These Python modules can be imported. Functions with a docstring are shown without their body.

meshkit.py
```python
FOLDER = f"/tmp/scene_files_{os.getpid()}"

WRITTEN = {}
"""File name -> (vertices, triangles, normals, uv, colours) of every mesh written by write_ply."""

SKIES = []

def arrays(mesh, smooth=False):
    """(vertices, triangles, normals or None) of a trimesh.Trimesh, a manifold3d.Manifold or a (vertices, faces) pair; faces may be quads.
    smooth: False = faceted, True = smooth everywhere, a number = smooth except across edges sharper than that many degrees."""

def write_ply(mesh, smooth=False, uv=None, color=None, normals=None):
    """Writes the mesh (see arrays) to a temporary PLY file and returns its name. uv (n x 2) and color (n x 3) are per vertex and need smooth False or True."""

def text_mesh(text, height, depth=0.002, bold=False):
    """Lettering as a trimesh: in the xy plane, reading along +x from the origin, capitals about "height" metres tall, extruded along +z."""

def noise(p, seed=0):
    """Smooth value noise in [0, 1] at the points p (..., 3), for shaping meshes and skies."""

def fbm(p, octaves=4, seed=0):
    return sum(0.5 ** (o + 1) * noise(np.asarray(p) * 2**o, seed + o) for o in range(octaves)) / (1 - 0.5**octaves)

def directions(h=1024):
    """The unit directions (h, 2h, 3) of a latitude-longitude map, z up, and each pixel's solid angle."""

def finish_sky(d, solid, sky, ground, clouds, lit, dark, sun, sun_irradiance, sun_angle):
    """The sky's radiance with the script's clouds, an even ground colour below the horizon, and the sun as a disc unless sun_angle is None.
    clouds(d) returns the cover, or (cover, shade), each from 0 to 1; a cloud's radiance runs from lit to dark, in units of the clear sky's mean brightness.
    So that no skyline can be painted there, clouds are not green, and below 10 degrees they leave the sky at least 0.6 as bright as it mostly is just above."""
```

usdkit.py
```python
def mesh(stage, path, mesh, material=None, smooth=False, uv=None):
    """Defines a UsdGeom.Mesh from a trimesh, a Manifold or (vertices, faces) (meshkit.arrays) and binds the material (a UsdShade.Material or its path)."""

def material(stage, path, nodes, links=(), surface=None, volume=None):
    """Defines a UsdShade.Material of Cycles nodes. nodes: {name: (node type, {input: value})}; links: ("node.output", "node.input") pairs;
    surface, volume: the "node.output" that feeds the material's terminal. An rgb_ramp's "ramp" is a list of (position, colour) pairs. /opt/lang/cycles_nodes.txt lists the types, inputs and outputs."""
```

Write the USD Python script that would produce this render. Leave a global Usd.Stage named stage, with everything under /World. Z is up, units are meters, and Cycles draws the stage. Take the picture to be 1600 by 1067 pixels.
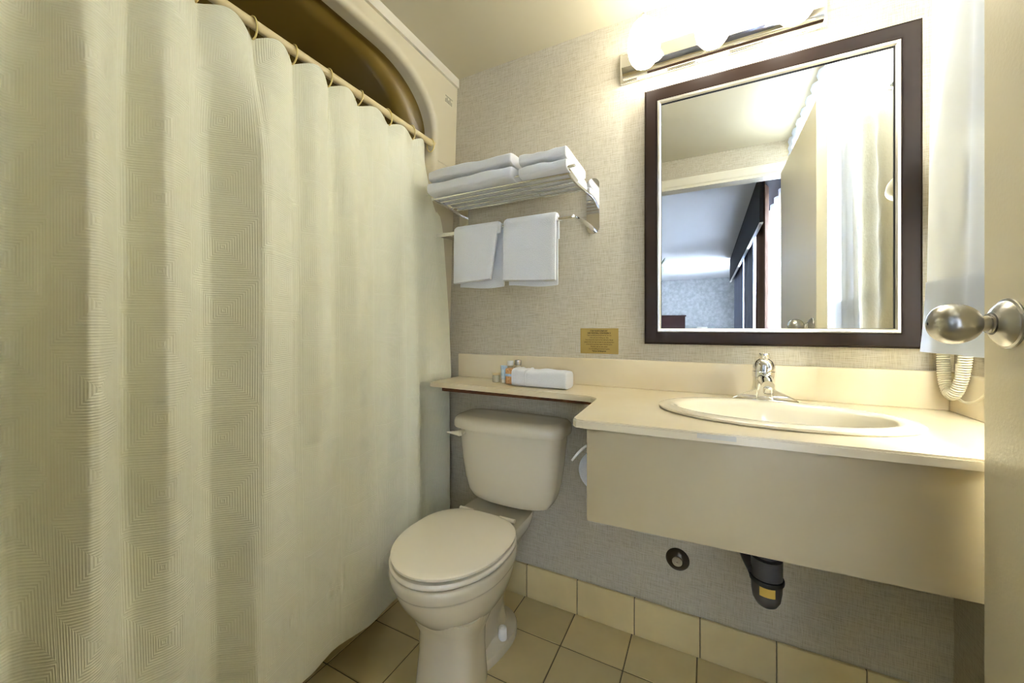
import math, random
import numpy as np, trimesh, manifold3d as m3, usdkit, meshkit
from shapely.geometry import Polygon, box as sbox, LineString
from pxr import Usd, UsdGeom, UsdLux, Gf, Sdf

random.seed(7); rng = np.random.default_rng(7)
PI = math.pi
H = 1.084            # camera height; the room coordinates z are measured from the floor
stage = Usd.Stage.CreateInMemory()
UsdGeom.SetStageUpAxis(stage, 'Z'); UsdGeom.SetStageMetersPerUnit(stage, 1.0)
stage.SetDefaultPrim(UsdGeom.Xform.Define(stage, '/World').GetPrim())
UsdGeom.Scope.Define(stage, '/World/Looks')

# ---------------------------------------------------------------- camera, light, exposure
cam = UsdGeom.Camera.Define(stage, '/World/Camera')
cam.AddTranslateOp().Set(Gf.Vec3d(0, 0, H))
cam.AddRotateXYZOp().Set(Gf.Vec3f(90, 0, 27.1))
cam.CreateHorizontalApertureAttr(36.0); cam.CreateVerticalApertureAttr(36.0 * 1067 / 1600)
cam.CreateFocalLengthAttr(595 / 1600 * 36.0)
cam.CreateVerticalApertureOffsetAttr(-21.5 / 1600 * 36.0)
cam.CreateClippingRangeAttr(Gf.Vec2f(0.02, 1000))
cam.CreateExposureAttr(1.85)

LAMP = 5.7          # vanity shades (emission strength)
def rect_light(name, loc, roty, w, h, intensity, color):
    l = UsdLux.RectLight.Define(stage, '/World/' + name)
    l.AddTranslateOp().Set(Gf.Vec3d(*loc)); l.AddRotateXYZOp().Set(Gf.Vec3f(*roty))
    l.CreateWidthAttr(w); l.CreateHeightAttr(h); l.CreateIntensityAttr(intensity); l.CreateColorAttr(Gf.Vec3f(*color))
    return l
rect_light('window_daylight', (0.76, 0.66, 1.53), (0, 90, 0), 1.10, 1.05, 54.0, (0.86, 0.93, 1.0))
rect_light('bedroom_daylight', (0.80, -2.9, 1.15), (0, 90, 0), 1.9, 4.6, 31.0, (0.84, 0.92, 1.0))
dome = UsdLux.DomeLight.Define(stage, '/World/sky'); dome.CreateIntensityAttr(1.0); dome.CreateColorAttr(Gf.Vec3f(0.85, 0.92, 1.0))

# ---------------------------------------------------------------- materials
def srgb(r, g, b):
    f = lambda c: c / 12.92 if c <= 0.04045 else ((c + 0.055) / 1.055) ** 2.4
    return tuple(f(c / 255) for c in (r, g, b))
M = {}
def mat(name, color, rough=0.5, bump=None, vary=None, **kw):
    """plain principled; bump = (scale, distance), vary = (scale, other colour)"""
    nodes = {'p': ('principled_bsdf', dict(base_color=color, roughness=rough, **kw)), 'g': ('texture_coordinate', {})}
    links = []
    if vary:
        nodes['vn'] = ('noise_texture', dict(scale=vary[0], detail=4))
        nodes['vr'] = ('rgb_ramp', {'ramp': [(0.35, color), (0.7, vary[1])]})
        links += [('g.object', 'vn.vector'), ('vn.fac', 'vr.fac'), ('vr.color', 'p.base_color')]
    if bump:
        nodes['bn'] = ('noise_texture', dict(scale=bump[0], detail=3))
        nodes['b'] = ('bump', dict(strength=1.0, distance=bump[1]))
        links += [('g.object', 'bn.vector'), ('bn.fac', 'b.height'), ('b.normal', 'p.normal')]
    M[name] = usdkit.material(stage, '/World/Looks/' + name, nodes, links, surface='p.BSDF')
    return M[name]
def weave(name, c1, c2, scale=1.0, rough=0.75, dist=0.0004):
    """linen wall covering: crossed horizontal and vertical threads"""
    nodes = {'g': ('texture_coordinate', {}), 'p': ('principled_bsdf', dict(roughness=rough, specular_ior_level=0.25))}
    links = []
    for k, s in (('h', (16 * scale, 16 * scale, 420 * scale)), ('v', (420 * scale, 420 * scale, 16 * scale))):
        nodes['m' + k] = ('mapping', dict(scale=s)); nodes['n' + k] = ('noise_texture', dict(scale=1.0, detail=2))
        links += [('g.object', f'm{k}.vector'), (f'm{k}.vector', f'n{k}.vector')]
    nodes['mx'] = ('math', dict(math_type='add')); nodes['hf'] = ('math', dict(math_type='multiply', value2=0.5))
    nodes['r'] = ('rgb_ramp', {'ramp': [(0.36, c2), (0.5, tuple((2 * a + b) / 3 for a, b in zip(c1, c2))), (0.64, c1)]})
    nodes['b'] = ('bump', dict(strength=0.7, distance=dist))
    links += [('nh.fac', 'mx.value1'), ('nv.fac', 'mx.value2'), ('mx.value', 'hf.value1'), ('hf.value', 'r.fac'), ('r.color', 'p.base_color'), ('hf.value', 'b.height'), ('b.normal', 'p.normal')]
    M[name] = usdkit.material(stage, '/World/Looks/' + name, nodes, links, surface='p.BSDF')
def sheer_mat(name, color, clear, transl, rough=0.8):
    nodes = {'d': ('diffuse_bsdf', dict(color=color)), 't': ('translucent_bsdf', dict(color=color)), 'c': ('transparent_bsdf', {}),
             'm1': ('mix_closure', dict(fac=transl)), 'm2': ('mix_closure', dict(fac=clear)),
             'g': ('texture_coordinate', {}), 'mp': ('mapping', dict(scale=(900, 900, 900))), 'w': ('noise_texture', dict(scale=1.0, detail=1)),
             'b': ('bump', dict(strength=0.3, distance=0.0002))}
    links = [('g.object', 'mp.vector'), ('mp.vector', 'w.vector'), ('w.fac', 'b.height'), ('b.normal', 'd.normal'),
             ('d.BSDF', 'm1.closure1'), ('t.BSDF', 'm1.closure2'), ('m1.closure', 'm2.closure1'), ('c.BSDF', 'm2.closure2')]
    M[name] = usdkit.material(stage, '/World/Looks/' + name, nodes, links, surface='m2.closure')

weave('wallpaper', srgb(204, 195, 171), srgb(172, 161, 135), 1.9)
mat('bedroom_paper', srgb(170, 174, 176), 0.8, vary=(16, srgb(196, 200, 202)))
mat('ceiling_paint', srgb(200, 191, 162), 0.35, bump=(14, 0.0012), specular_ior_level=0.4)
mat('white_paint', srgb(226, 228, 232), 0.7)
mat('trim_paint', srgb(222, 214, 190), 0.4)
mat('door_paint', srgb(232, 221, 188), 0.33, bump=(160, 0.00035), specular_ior_level=0.5)
mat('fibreglass', srgb(212, 200, 166), 0.3, bump=(3, 0.002))
mat('shaded_fibreglass', srgb(138, 112, 46), 0.3, bump=(3, 0.002))  # cream surround again, alcove shade put into the colour as dark olive
mat('grout', srgb(128, 116, 88), 0.9)
for i in range(4):
    k = 1 + 0.04 * (i - 1.5)
    mat(f'tile_{i}', tuple(c * k for c in srgb(224, 203, 146)), 0.38, bump=(40, 0.0006), vary=(7, tuple(c * k * 0.9 for c in srgb(224, 203, 146))))
mat('porcelain', srgb(226, 215, 186), 0.12, specular_ior_level=0.6, coat_weight=0.3)
mat('seat_plastic', srgb(250, 240, 216), 0.28)
mat('bone_plastic', srgb(236, 226, 196), 0.35)
mat('white_plastic', srgb(240, 238, 230), 0.35)
mat('laminate', srgb(230, 217, 186), 0.28, vary=(3.0, srgb(222, 204, 164)))
mat('panel_laminate', srgb(194, 178, 138), 0.4, vary=(3.2, srgb(184, 166, 124)))
mat('plywood', srgb(120, 70, 24), 0.7, bump=(60, 0.0006), vary=(20, srgb(86, 46, 14)))
mat('chrome', (0.86, 0.86, 0.86), 0.07, metallic=1.0)
mat('brushed_nickel', (0.56, 0.54, 0.50), 0.26, metallic=1.0, bump=(220, 0.00006))
mat('dark_metal', (0.10, 0.08, 0.06), 0.25, metallic=0.7)
mat('frame_dark', srgb(38, 24, 12), 0.42, specular_ior_level=0.2)
mat('frame_silver', (0.74, 0.71, 0.62), 0.3, metallic=1.0)
mat('mirror_glass', (0.93, 0.95, 0.94), 0.0, metallic=1.0)
mat('mirror_gap', (0.01, 0.01, 0.01), 0.6)
mat('terry', srgb(226, 226, 224), 0.95, bump=(420, 0.0016), sheen_weight=0.3)
mat('rod_plastic', srgb(232, 212, 160), 0.3)
mat('ring_plastic', srgb(236, 214, 140), 0.3)
mat('brass', srgb(184, 158, 88), 0.4, metallic=0.3, vary=(5, srgb(172, 146, 76)))
mat('ink', srgb(60, 42, 6), 0.6)
mat('abs_pipe', (0.055, 0.05, 0.05), 0.35)
mat('black_rubber', (0.008, 0.008, 0.008), 0.4)
mat('sticker', srgb(206, 170, 70), 0.5)
mat('wrap_orange', srgb(226, 178, 120), 0.5, vary=(120, srgb(196, 130, 66)))
mat('wrap_blue', srgb(226, 236, 244), 0.45, vary=(60, srgb(150, 190, 220)))
mat('green_label', srgb(150, 170, 100), 0.5)
mat('liquid', srgb(236, 228, 196), 0.1, transmission_weight=0.25)
mat('cream_fabric', srgb(188, 178, 148), 0.8, bump=(60, 0.0012))
mat('drape_grey', srgb(140, 148, 168), 0.85)
mat('drape_brown', srgb(112, 82, 62), 0.85)
mat('valance_fabric', srgb(40, 38, 44), 0.85)
mat('dark_wood', srgb(52, 20, 18), 0.4)
mat('lamp_fabric', srgb(244, 240, 228), 0.8)
mat('leaf', srgb(120, 150, 120), 0.5, vary=(30, srgb(160, 185, 160)))
mat('pale_post', srgb(196, 212, 206), 0.5)
mat('carpet', srgb(120, 108, 92), 0.95, bump=(300, 0.003))
mat('scuff', srgb(208, 200, 180), 0.5)
mat('embossed', srgb(168, 160, 132), 0.5)
sheer_mat('sheer', srgb(228, 232, 240), 0.20, 0.6)
sheer_mat('sheer_grey', srgb(150, 160, 180), 0.05, 0.4)
M['shade'] = usdkit.material(stage, '/World/Looks/shade', {'e': ('emission', dict(color=(1.0, 0.945, 0.85), strength=LAMP))}, [], surface='e.emission')
# window pane: transparent with a little gloss
M['pane'] = usdkit.material(stage, '/World/Looks/pane', {'t': ('transparent_bsdf', {}), 'g': ('glossy_bsdf', dict(roughness=0.0)), 'f': ('fresnel', dict(IOR=1.45)), 'm': ('mix_closure', {})},
    [('f.fac', 'm.fac'), ('t.BSDF', 'm.closure1'), ('g.BSDF', 'm.closure2')], surface='m.closure')
# shower curtain: cream cloth with embossed concentric squares, uv in metres
def math_node(kind, **kw): return ('math', dict(math_type=kind, **kw))
CELL = 0.150
nodes = {'uv': ('texture_coordinate', {}), 's': ('separate_xyz', {}),
    'u1': math_node('multiply', value2=1 / CELL), 'v1': math_node('multiply', value2=1 / CELL),
    'fl': math_node('floor'), 'st': math_node('multiply', value2=0.5), 'sv': math_node('add'), 'uf': math_node('fraction'), 'vf': math_node('fraction'), 'us': math_node('subtract', value2=0.5), 'vs': math_node('subtract', value2=0.5),
    'ua': math_node('absolute'), 'va': math_node('absolute'), 'mx': math_node('maximum'), 'k': math_node('multiply', value2=2 * PI * 29), 'sn': math_node('sine'),
    'fn': ('noise_texture', dict(scale=900, detail=1)), 'ad': math_node('multiply_add', value2=0.35),
    'r': ('rgb_ramp', {'ramp': [(0.0, srgb(245, 242, 212)), (1.0, srgb(250, 247, 220))]}), 'mr': ('map_range', dict(from_min=-1.0, from_max=1.0)),
    'b': ('bump', dict(strength=0.45, distance=0.0005)), 'wn': ('noise_texture', dict(scale=26, detail=3)), 'b2': ('bump', dict(strength=0.25, distance=0.006)),
    'p': ('principled_bsdf', dict(roughness=0.62, sheen_weight=0.25, specular_ior_level=0.3)), 't': ('translucent_bsdf', dict(color=srgb(226, 222, 190))), 'm': ('mix_closure', dict(fac=0.05))}
links = [('uv.UV', 's.vector'), ('s.x', 'u1.value1'), ('s.y', 'v1.value1'), ('u1.value', 'uf.value1'), ('u1.value', 'fl.value1'), ('fl.value', 'st.value1'), ('v1.value', 'sv.value1'), ('st.value', 'sv.value2'), ('sv.value', 'vf.value1'), ('uf.value', 'us.value1'), ('vf.value', 'vs.value1'),
    ('us.value', 'ua.value1'), ('vs.value', 'va.value1'), ('ua.value', 'mx.value1'), ('va.value', 'mx.value2'), ('mx.value', 'k.value1'), ('k.value', 'sn.value1'),
    ('sn.value', 'mr.value'), ('mr.result', 'r.fac'), ('r.color', 'p.base_color'), ('uv.object', 'wn.vector'), ('wn.fac', 'b2.height'), ('b2.normal', 'b.normal'),
    ('sn.value', 'b.height'), ('b.normal', 'p.normal'), ('p.BSDF', 'm.closure1'), ('t.BSDF', 'm.closure2')]
for k in ('fn', 'ad'): nodes.pop(k)
M['curtain'] = usdkit.material(stage, '/World/Looks/curtain', nodes, links, surface='m.closure')

# ---------------------------------------------------------------- scene helpers
used = {}
def numbered(parent, name):
    n = used.get((parent, name), 0); used[(parent, name)] = n + 1
    return name if n == 0 else f'{name}_{n:03d}'
def tag(prim, label=None, cat=None, group=None, kind=None):
    for k, v in (('label', label), ('category', cat), ('group', group), ('kind', kind)):
        if v: prim.SetCustomDataByKey(k, v)
    return prim
def thing(name, label, cat, loc=(0, 0, 0), group=None, kind=None):
    x = UsdGeom.Xform.Define(stage, '/World/' + numbered('/World', name))
    x.AddTranslateOp().Set(Gf.Vec3d(*loc))
    tag(x.GetPrim(), label, cat, group, kind)
    used[(str(x.GetPath()), 'loc')] = loc
    return x
def obj(parent, name, mesh, m, label=None, smooth=30, uv=None, kind=None):
    """a part; its mesh is given in world coordinates and stored relative to the thing's base"""
    pp = str(parent.GetPath())
    top = '/'.join(pp.split('/')[:3])
    off = np.array(used.get((top, 'loc'), (0, 0, 0)), float)
    v, f, n = meshkit.arrays(mesh, False)
    pr = usdkit.mesh(stage, pp + '/' + numbered(pp, name), (v - off, f), M[m], smooth=smooth, uv=uv)
    tag(pr.GetPrim(), label, kind=kind)
    return pr
def single(name, mesh, m, label, cat, group=None, kind=None, smooth=30, uv=None):
    v, f, n = meshkit.arrays(mesh, False)
    pr = usdkit.mesh(stage, '/World/' + numbered('/World', name), (v, f), M[m], smooth=smooth, uv=uv)
    tag(pr.GetPrim(), label, cat, group, kind)
    return pr

# ---------------------------------------------------------------- mesh helpers
def join(*ms):
    out = []
    for m in ms:
        v, f, _ = meshkit.arrays(m, False); out.append(trimesh.Trimesh(v, f, process=False))
    return trimesh.util.concatenate(out)
def box(x0, x1, y0, y1, z0, z1):
    m = trimesh.creation.box([x1 - x0, y1 - y0, z1 - z0]); m.apply_translation([(x0 + x1) / 2, (y0 + y1) / 2, (z0 + z1) / 2]); return m
def rbox(x0, x1, y0, y1, z0, z1, r=0.004, seg=12):
    s = m3.Manifold.sphere(r, seg); ms = []
    for x in (x0 + r, x1 - r):
        for y in (y0 + r, y1 - r):
            for z in (z0 + r, z1 - r): ms.append(s.translate((x, y, z)))
    return m3.Manifold.batch_hull(ms)
def cyl(p, q, r, n=20):
    return trimesh.creation.cylinder(r, segment=[p, q], sections=n)
def lathe(profile, center, axis='z', n=40):
    """profile: (radius, height) pairs revolved about the axis through center"""
    pr = np.array(profile, float); a = np.linspace(0, 2 * PI, n, endpoint=False)
    v = np.stack([pr[:, None, 0] * np.cos(a), pr[:, None, 0] * np.sin(a), np.repeat(pr[:, 1:2], n, 1)], -1)
    f = grid_faces(len(pr), n, wrap=True)
    v = v.reshape(-1, 3)
    if axis == 'y-': v = v[:, [0, 2, 1]] * [1, -1, 1]        # height runs towards -y
    if axis == 'x-': v = v[:, [2, 0, 1]] * [-1, 1, 1]        # height runs towards -x
    m = trimesh.Trimesh(v + np.array(center), f, process=True); m.fix_normals(); return m
def grid_faces(a, b, wrap=False):
    i, j = np.meshgrid(np.arange(a - 1), np.arange(b if wrap else b - 1), indexing='ij'); k = (j + 1) % b
    q = np.stack([i * b + j, i * b + k, (i + 1) * b + k, (i + 1) * b + j], -1).reshape(-1, 4)
    return np.vstack([q[:, [0, 1, 2]], q[:, [0, 2, 3]]])
def loft(rings, cap=True):
    """rings: list of (n,3) closed loops, joined and capped"""
    n = len(rings[0]); v = np.vstack(rings); f = grid_faces(len(rings), n, True)
    if cap:
        c0, c1 = len(v), len(v) + 1; v = np.vstack([v, rings[0].mean(0), rings[-1].mean(0)])
        j = np.arange(n); k = (j + 1) % n; o = (len(rings) - 1) * n
        f = np.vstack([f, np.stack([k, j, np.full(n, c0)], 1), np.stack([o + j, o + k, np.full(n, c1)], 1)])
    m = trimesh.Trimesh(v, f, process=False); m.fix_normals(); return m
def extrude(poly, d, plane='xz', at=0.0):
    """shapely polygon extruded by d; plane 'xz': polygon (x,z), y runs from at to at+d; 'yz': x runs; 'xy': z runs"""
    m = trimesh.creation.extrude_polygon(poly, d); v = m.vertices.copy()
    if plane == 'xz': w = np.stack([v[:, 0], v[:, 2] + at, v[:, 1]], 1)
    elif plane == 'yz': w = np.stack([v[:, 2] + at, v[:, 0], v[:, 1]], 1)
    else: w = v + [0, 0, at]
    m = trimesh.Trimesh(w, m.faces, process=False); m.fix_normals(); return m
def tube(pts, r, n=10, closed=False):
    p = np.asarray(pts, float); t = np.gradient(p, axis=0)
    if closed: t = np.roll(p, -1, 0) - np.roll(p, 1, 0)
    t /= np.linalg.norm(t, axis=1, keepdims=True)
    a = np.zeros_like(p); ref = np.array([0, 0, 1.0]) if abs(t[0, 2]) < 0.9 else np.array([1.0, 0, 0])
    for i in range(len(p)):
        a[i] = ref - t[i] * (ref @ t[i]); a[i] /= np.linalg.norm(a[i]); ref = a[i]
    b = np.cross(t, a); g = np.linspace(0, 2 * PI, n, endpoint=False)
    rr = np.broadcast_to(r, (len(p),))[:, None, None]
    rings = p[:, None] + rr * (np.cos(g)[None, :, None] * a[:, None] + np.sin(g)[None, :, None] * b[:, None])
    rings = list(rings)
    if closed: return loft(rings + [rings[0]], cap=False)
    return loft(rings)
def bez(pts, n=30):
    """Catmull-Rom through points"""
    p = np.array(pts, float); p = np.vstack([2 * p[0] - p[1], p, 2 * p[-1] - p[-2]]); out = []
    for i in range(1, len(p) - 2):
        for s in np.linspace(0, 1, n, endpoint=False):
            a, b, c, d = p[i - 1:i + 3]
            out.append(0.5 * (2 * b + (c - a) * s + (2 * a - 5 * b + 4 * c - d) * s * s + (3 * b - a - 3 * c + d) * s ** 3))
    out.append(p[-2]); return np.array(out)
def sheet(P, thick=0.0012):
    """P: (a,b,3) grid of a hanging cloth -> closed thin mesh and its uv (column distance, z)"""
    a, b, _ = P.shape; du = np.gradient(P, axis=0); dv = np.gradient(P, axis=1); n = np.cross(du, dv); n /= np.linalg.norm(n, axis=2, keepdims=True) + 1e-12
    A = (P + n * thick / 2).reshape(-1, 3); B = (P - n * thick / 2).reshape(-1, 3); N = a * b
    f = grid_faces(a, b); g = f[:, ::-1] + N
    rim = np.concatenate([np.arange(b), np.arange(1, a) * b + b - 1, (a - 1) * b + np.arange(b - 2, -1, -1), np.arange(a - 2, 0, -1) * b])
    k = np.roll(rim, -1)
    side = np.vstack([np.stack([rim, rim + N, k], 1), np.stack([k, rim + N, k + N], 1)])
    u = np.concatenate([[0], np.cumsum(np.linalg.norm(np.diff(P[:, b // 2], axis=0), axis=1))])
    uv = np.stack([np.repeat(u[:, None], b, 1), P[:, :, 2]], -1).reshape(-1, 2)
    return trimesh.Trimesh(np.vstack([A, B]), np.vstack([f, g, side]), process=False), np.vstack([uv, uv])
def smoothstep(x, a, b):
    t = np.clip((x - a) / (b - a), 0, 1); return t * t * (3 - 2 * t)

# ================================================================ SETTING
CE = H + 1.103       # ceiling
YB, XR, YF = 1.40, 0.57, 0.05
obj_wall = lambda name, mesh, m, label, cat='wall', smooth=False: single(name, mesh, m, label, cat, kind='structure', smooth=smooth)
obj_wall('wall_back', box(-1.80, XR + 0.1, YB, YB + 0.1, 0, CE), 'wallpaper', 'beige woven wallpaper wall behind the mirror and toilet')
# right wall with its window opening (y 0.14..1.18, z .98..2.08)
wy0, wy1, wz0, wz1 = 0.14, 1.18, 0.98, 2.08
obj_wall('wall_right', join(box(XR, XR + 0.1, -0.06, wy0, 0, CE), box(XR, XR + 0.1, wy1, YB, 0, CE), box(XR, XR + 0.1, wy0, wy1, 0, wz0), box(XR, XR + 0.1, wy0, wy1, wz1, CE)),
         'wallpaper', 'wallpapered wall at the right end of the vanity, behind the open door')
w = thing('window_1', 'curtained bathroom window in the wall beside the vanity', 'window', (XR + 0.05, (wy0 + wy1) / 2, wz0), kind='structure')
obj(w, 'frame', join(box(XR + .02, XR + .07, wy0, wy1, wz0, wz0 + .05), box(XR + .02, XR + .07, wy0, wy1, wz1 - .05, wz1), box(XR + .02, XR + .07, wy0, wy0 + .05, wz0, wz1), box(XR + .02, XR + .07, wy1 - .05, wy1, wz0, wz1), box(XR + .02, XR + .07, .64, .68, wz0, wz1)), 'white_plastic', smooth=False)
for a, b in ((wy0 + .05, .64), (.68, wy1 - .05)): obj(w, 'pane', box(XR + .042, XR + .048, a, b, wz0 + .05, wz1 - .05), 'pane', smooth=False)
# wall with the door opening, on both sides of the camera
dx0, dx1, dz = -0.42, 0.392, 2.00
obj_wall('wall_front', join(box(-0.99, dx0, -0.06, YF, 0, CE), box(dx1 + .04, XR + .0, -0.06, YF, 0, CE), box(dx0, dx1 + .04, -0.06, YF, dz + 0.02, CE), box(-3.3, -0.99, -0.34, -0.24, 0, CE), box(-1.09, -0.99, -0.24, -0.0, 0, CE)),
         'wallpaper', 'wallpapered wall around the doorway, seen in the mirror')
prof = [(0, 0), (0.07, 0), (0.07, .012), (.06, .018), (.022, .014), (.014, .009), (0, .009)]
def casing_bar(x0, x1, z):  # head casing, profile rising in z and projecting in +y
    return extrude(Polygon([(YF + b, z + a) for a, b in prof]), x1 - x0, 'yz', x0)
t = thing('trim_1', 'cream moulded door casing around the doorway, seen in the mirror', 'door casing', (0, YF, 0), kind='structure')
obj(t, 'head_casing', casing_bar(dx0 - .07, dx1 + .08, dz - 0.01), 'trim_paint', smooth=False)
obj(t, 'side_casing', box(dx0 - .07, dx0, YF, YF + .012, 0, dz), 'trim_paint', smooth=False)
obj(t, 'jamb', join(box(dx0 - .02, dx0, -.06, YF, 0, dz + .02), box(dx1 + .02, dx1 + .04, -.06, YF, 0, dz + .02), box(dx0, dx1 + .02, -.06, YF, dz, dz + .02)), 'trim_paint', smooth=False)
obj_wall('ceiling', box(-1.80, XR + .1, -0.34, YB + .1, CE, CE + .1), 'ceiling_paint', 'cream painted bathroom ceiling', 'ceiling')
# floor: grout bed with separate tiles
fl = thing('floor', 'beige square ceramic tile floor', 'floor', (0, 0, 0), kind='structure')
obj(fl, 'grout_bed', box(-1.80, XR + .05, -0.06, YB, -0.05, -0.0022), 'grout', smooth=False)
xs = [-1.512, -1.30, -1.092, -0.882, -0.655, -0.4455, -0.237, -0.0285, 0.180, 0.388, 0.57]
ys = [1.40, 1.232, 1.028, 0.822, 0.614, 0.406, 0.198, -0.01, -0.06]
for i in range(len(xs) - 1):
    for j in range(len(ys) - 1):
        obj(fl, 'tile', rbox(xs[i] + .002, xs[i + 1] - .002, ys[j + 1] + .002, ys[j] - .002, -0.02, rng.uniform(-.0004, .0003), 0.002, 6), f'tile_{(i * 3 + j * 5 + i * j) % 4}', smooth=25)
bb = thing('baseboard_back', 'row of beige tiles along the foot of the back wall', 'tile skirting', (0, YB, 0), kind='structure')
obj(bb, 'grout_bed', box(-1.06, XR, YB - .006, YB, 0, .129), 'grout', smooth=False)
bx = [-1.06, -0.852, -0.645, -0.436, -0.2275, -0.02, 0.188, 0.396, 0.57]
for i in range(len(bx) - 1):
    obj(bb, 'tile', rbox(bx[i] + .0015, bx[i + 1] - .0015, YB - .011 - rng.uniform(0, .0006), YB - .001, 0.002, .131, 0.002, 6), f'tile_{(i * 3 + 1) % 4}', smooth=25)
bb = thing('baseboard_right', 'beige tile skirting below the window wall', 'tile skirting', (XR, .9, 0), kind='structure')
for i in range(6): obj(bb, 'tile', rbox(XR - .011, XR - .001, YB - .012 - (i + 1) * .208, YB - .0145 - i * .208, .002, .131, .002, 6), f'tile_{i % 4}', smooth=25)

# ---------------------------------------------------------------- bedroom beyond the doorway
wb = thing('wall_bedroom', 'grey patterned bedroom walls beyond the doorway, seen in the mirror', 'wall', (0, -6.9, 0), kind='structure')
obj(wb, 'end_wall', box(-3.3, .7, -6.95, -6.8, 0, CE), 'bedroom_paper', smooth=False)
obj(wb, 'side_wall', box(-3.4, -3.3, -6.9, -.24, 0, CE), 'bedroom_paper', smooth=False)
by0, by1 = -5.3, -0.5
obj(wb, 'window_wall', join(box(XR, XR + .1, -6.9, by0, 0, CE), box(XR, XR + .1, by1, -.06, 0, CE), box(XR, XR + .1, by0, by1, 0, .25), box(XR, XR + .1, by0, by1, 2.05, CE)), 'bedroom_paper', smooth=False)
obj_wall('ceiling_bedroom', box(-3.4, .7, -6.95, -.34, CE, CE + .1), 'white_paint', 'pale bedroom ceiling seen in the mirror through the doorway', 'ceiling')
obj_wall('floor_bedroom', box(-3.4, .7, -6.95, -.06, -.06, -.001), 'carpet', 'brown carpet of the bedroom outside the doorway', 'floor')
w = thing('window_2', 'wide bedroom window behind the dark drapes', 'window', (XR + .05, -2.9, .25), kind='structure')
obj(w, 'frame', join(*[box(XR + .02, XR + .07, y - .03, y + .03, .25, 2.05) for y in (by0 + .03, -4.1, -2.9, -1.7, by1 - .03)], box(XR + .02, XR + .07, by0, by1, .25, .31), box(XR + .02, XR + .07, by0, by1, 1.99, 2.05)), 'white_plastic', smooth=False)
for a, b in zip((by0 + .06, -4.07, -2.87, -1.67), (-4.13, -2.93, -1.73, by1 - .06)): obj(w, 'pane', box(XR + .042, XR + .048, a, b, .31, 1.99), 'pane', smooth=False)

# ================================================================ SHOWER
def lean(m, x0=-0.989, z0=H + 1.06, k=0.035):
    v, f, _ = meshkit.arrays(m, False); v = v.copy(); v[:, 0] += k * (v[:, 2] - z0); return trimesh.Trimesh(v, f, process=False)
TUBZ = 0.37
def arch(off, n=18, cy=0.286, cz=0.20):
    """closed (y,z) outline of the shower opening grown by off: straight sides, elliptical top corners"""
    y0, y1, zt, ay, az, zb = -0.17 - off, 1.2556 + off, H + 0.999 + off, cy + off, cz + off, 0.30
    a = np.linspace(0, PI / 2, n)
    right = np.stack([y1 - ay + ay * np.cos(a), zt - az + az * np.sin(a)], 1)
    left = np.stack([y0 + ay - ay * np.sin(a), zt - az + az * np.cos(a)], 1)
    return np.vstack([[(y0, zb), (y1, zb)], right, left])
ss = thing('shower_surround', 'cream fibreglass shower surround with a rounded arch opening behind the curtain', 'shower surround', (-1.4, .55, 0))
out = Polygon([(-0.235, 0.0), (YB - .001, 0.0), (YB - .001, H + 1.062), (-0.235, H + 1.062)])
hole = Polygon(np.vstack([arch(0.022)[2:], [(-.192, -.1), (1.2776, -.1)]]))
zs = H + 0.70
upper = out.difference(hole).intersection(sbox(-1, zs, 2, 3)); lower = out.difference(hole).intersection(sbox(-1, H - .215, 2, zs))
obj(ss, 'arch_panel', lean(extrude(upper, 0.05, 'yz', -0.989 - .05)), 'fibreglass')
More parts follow.
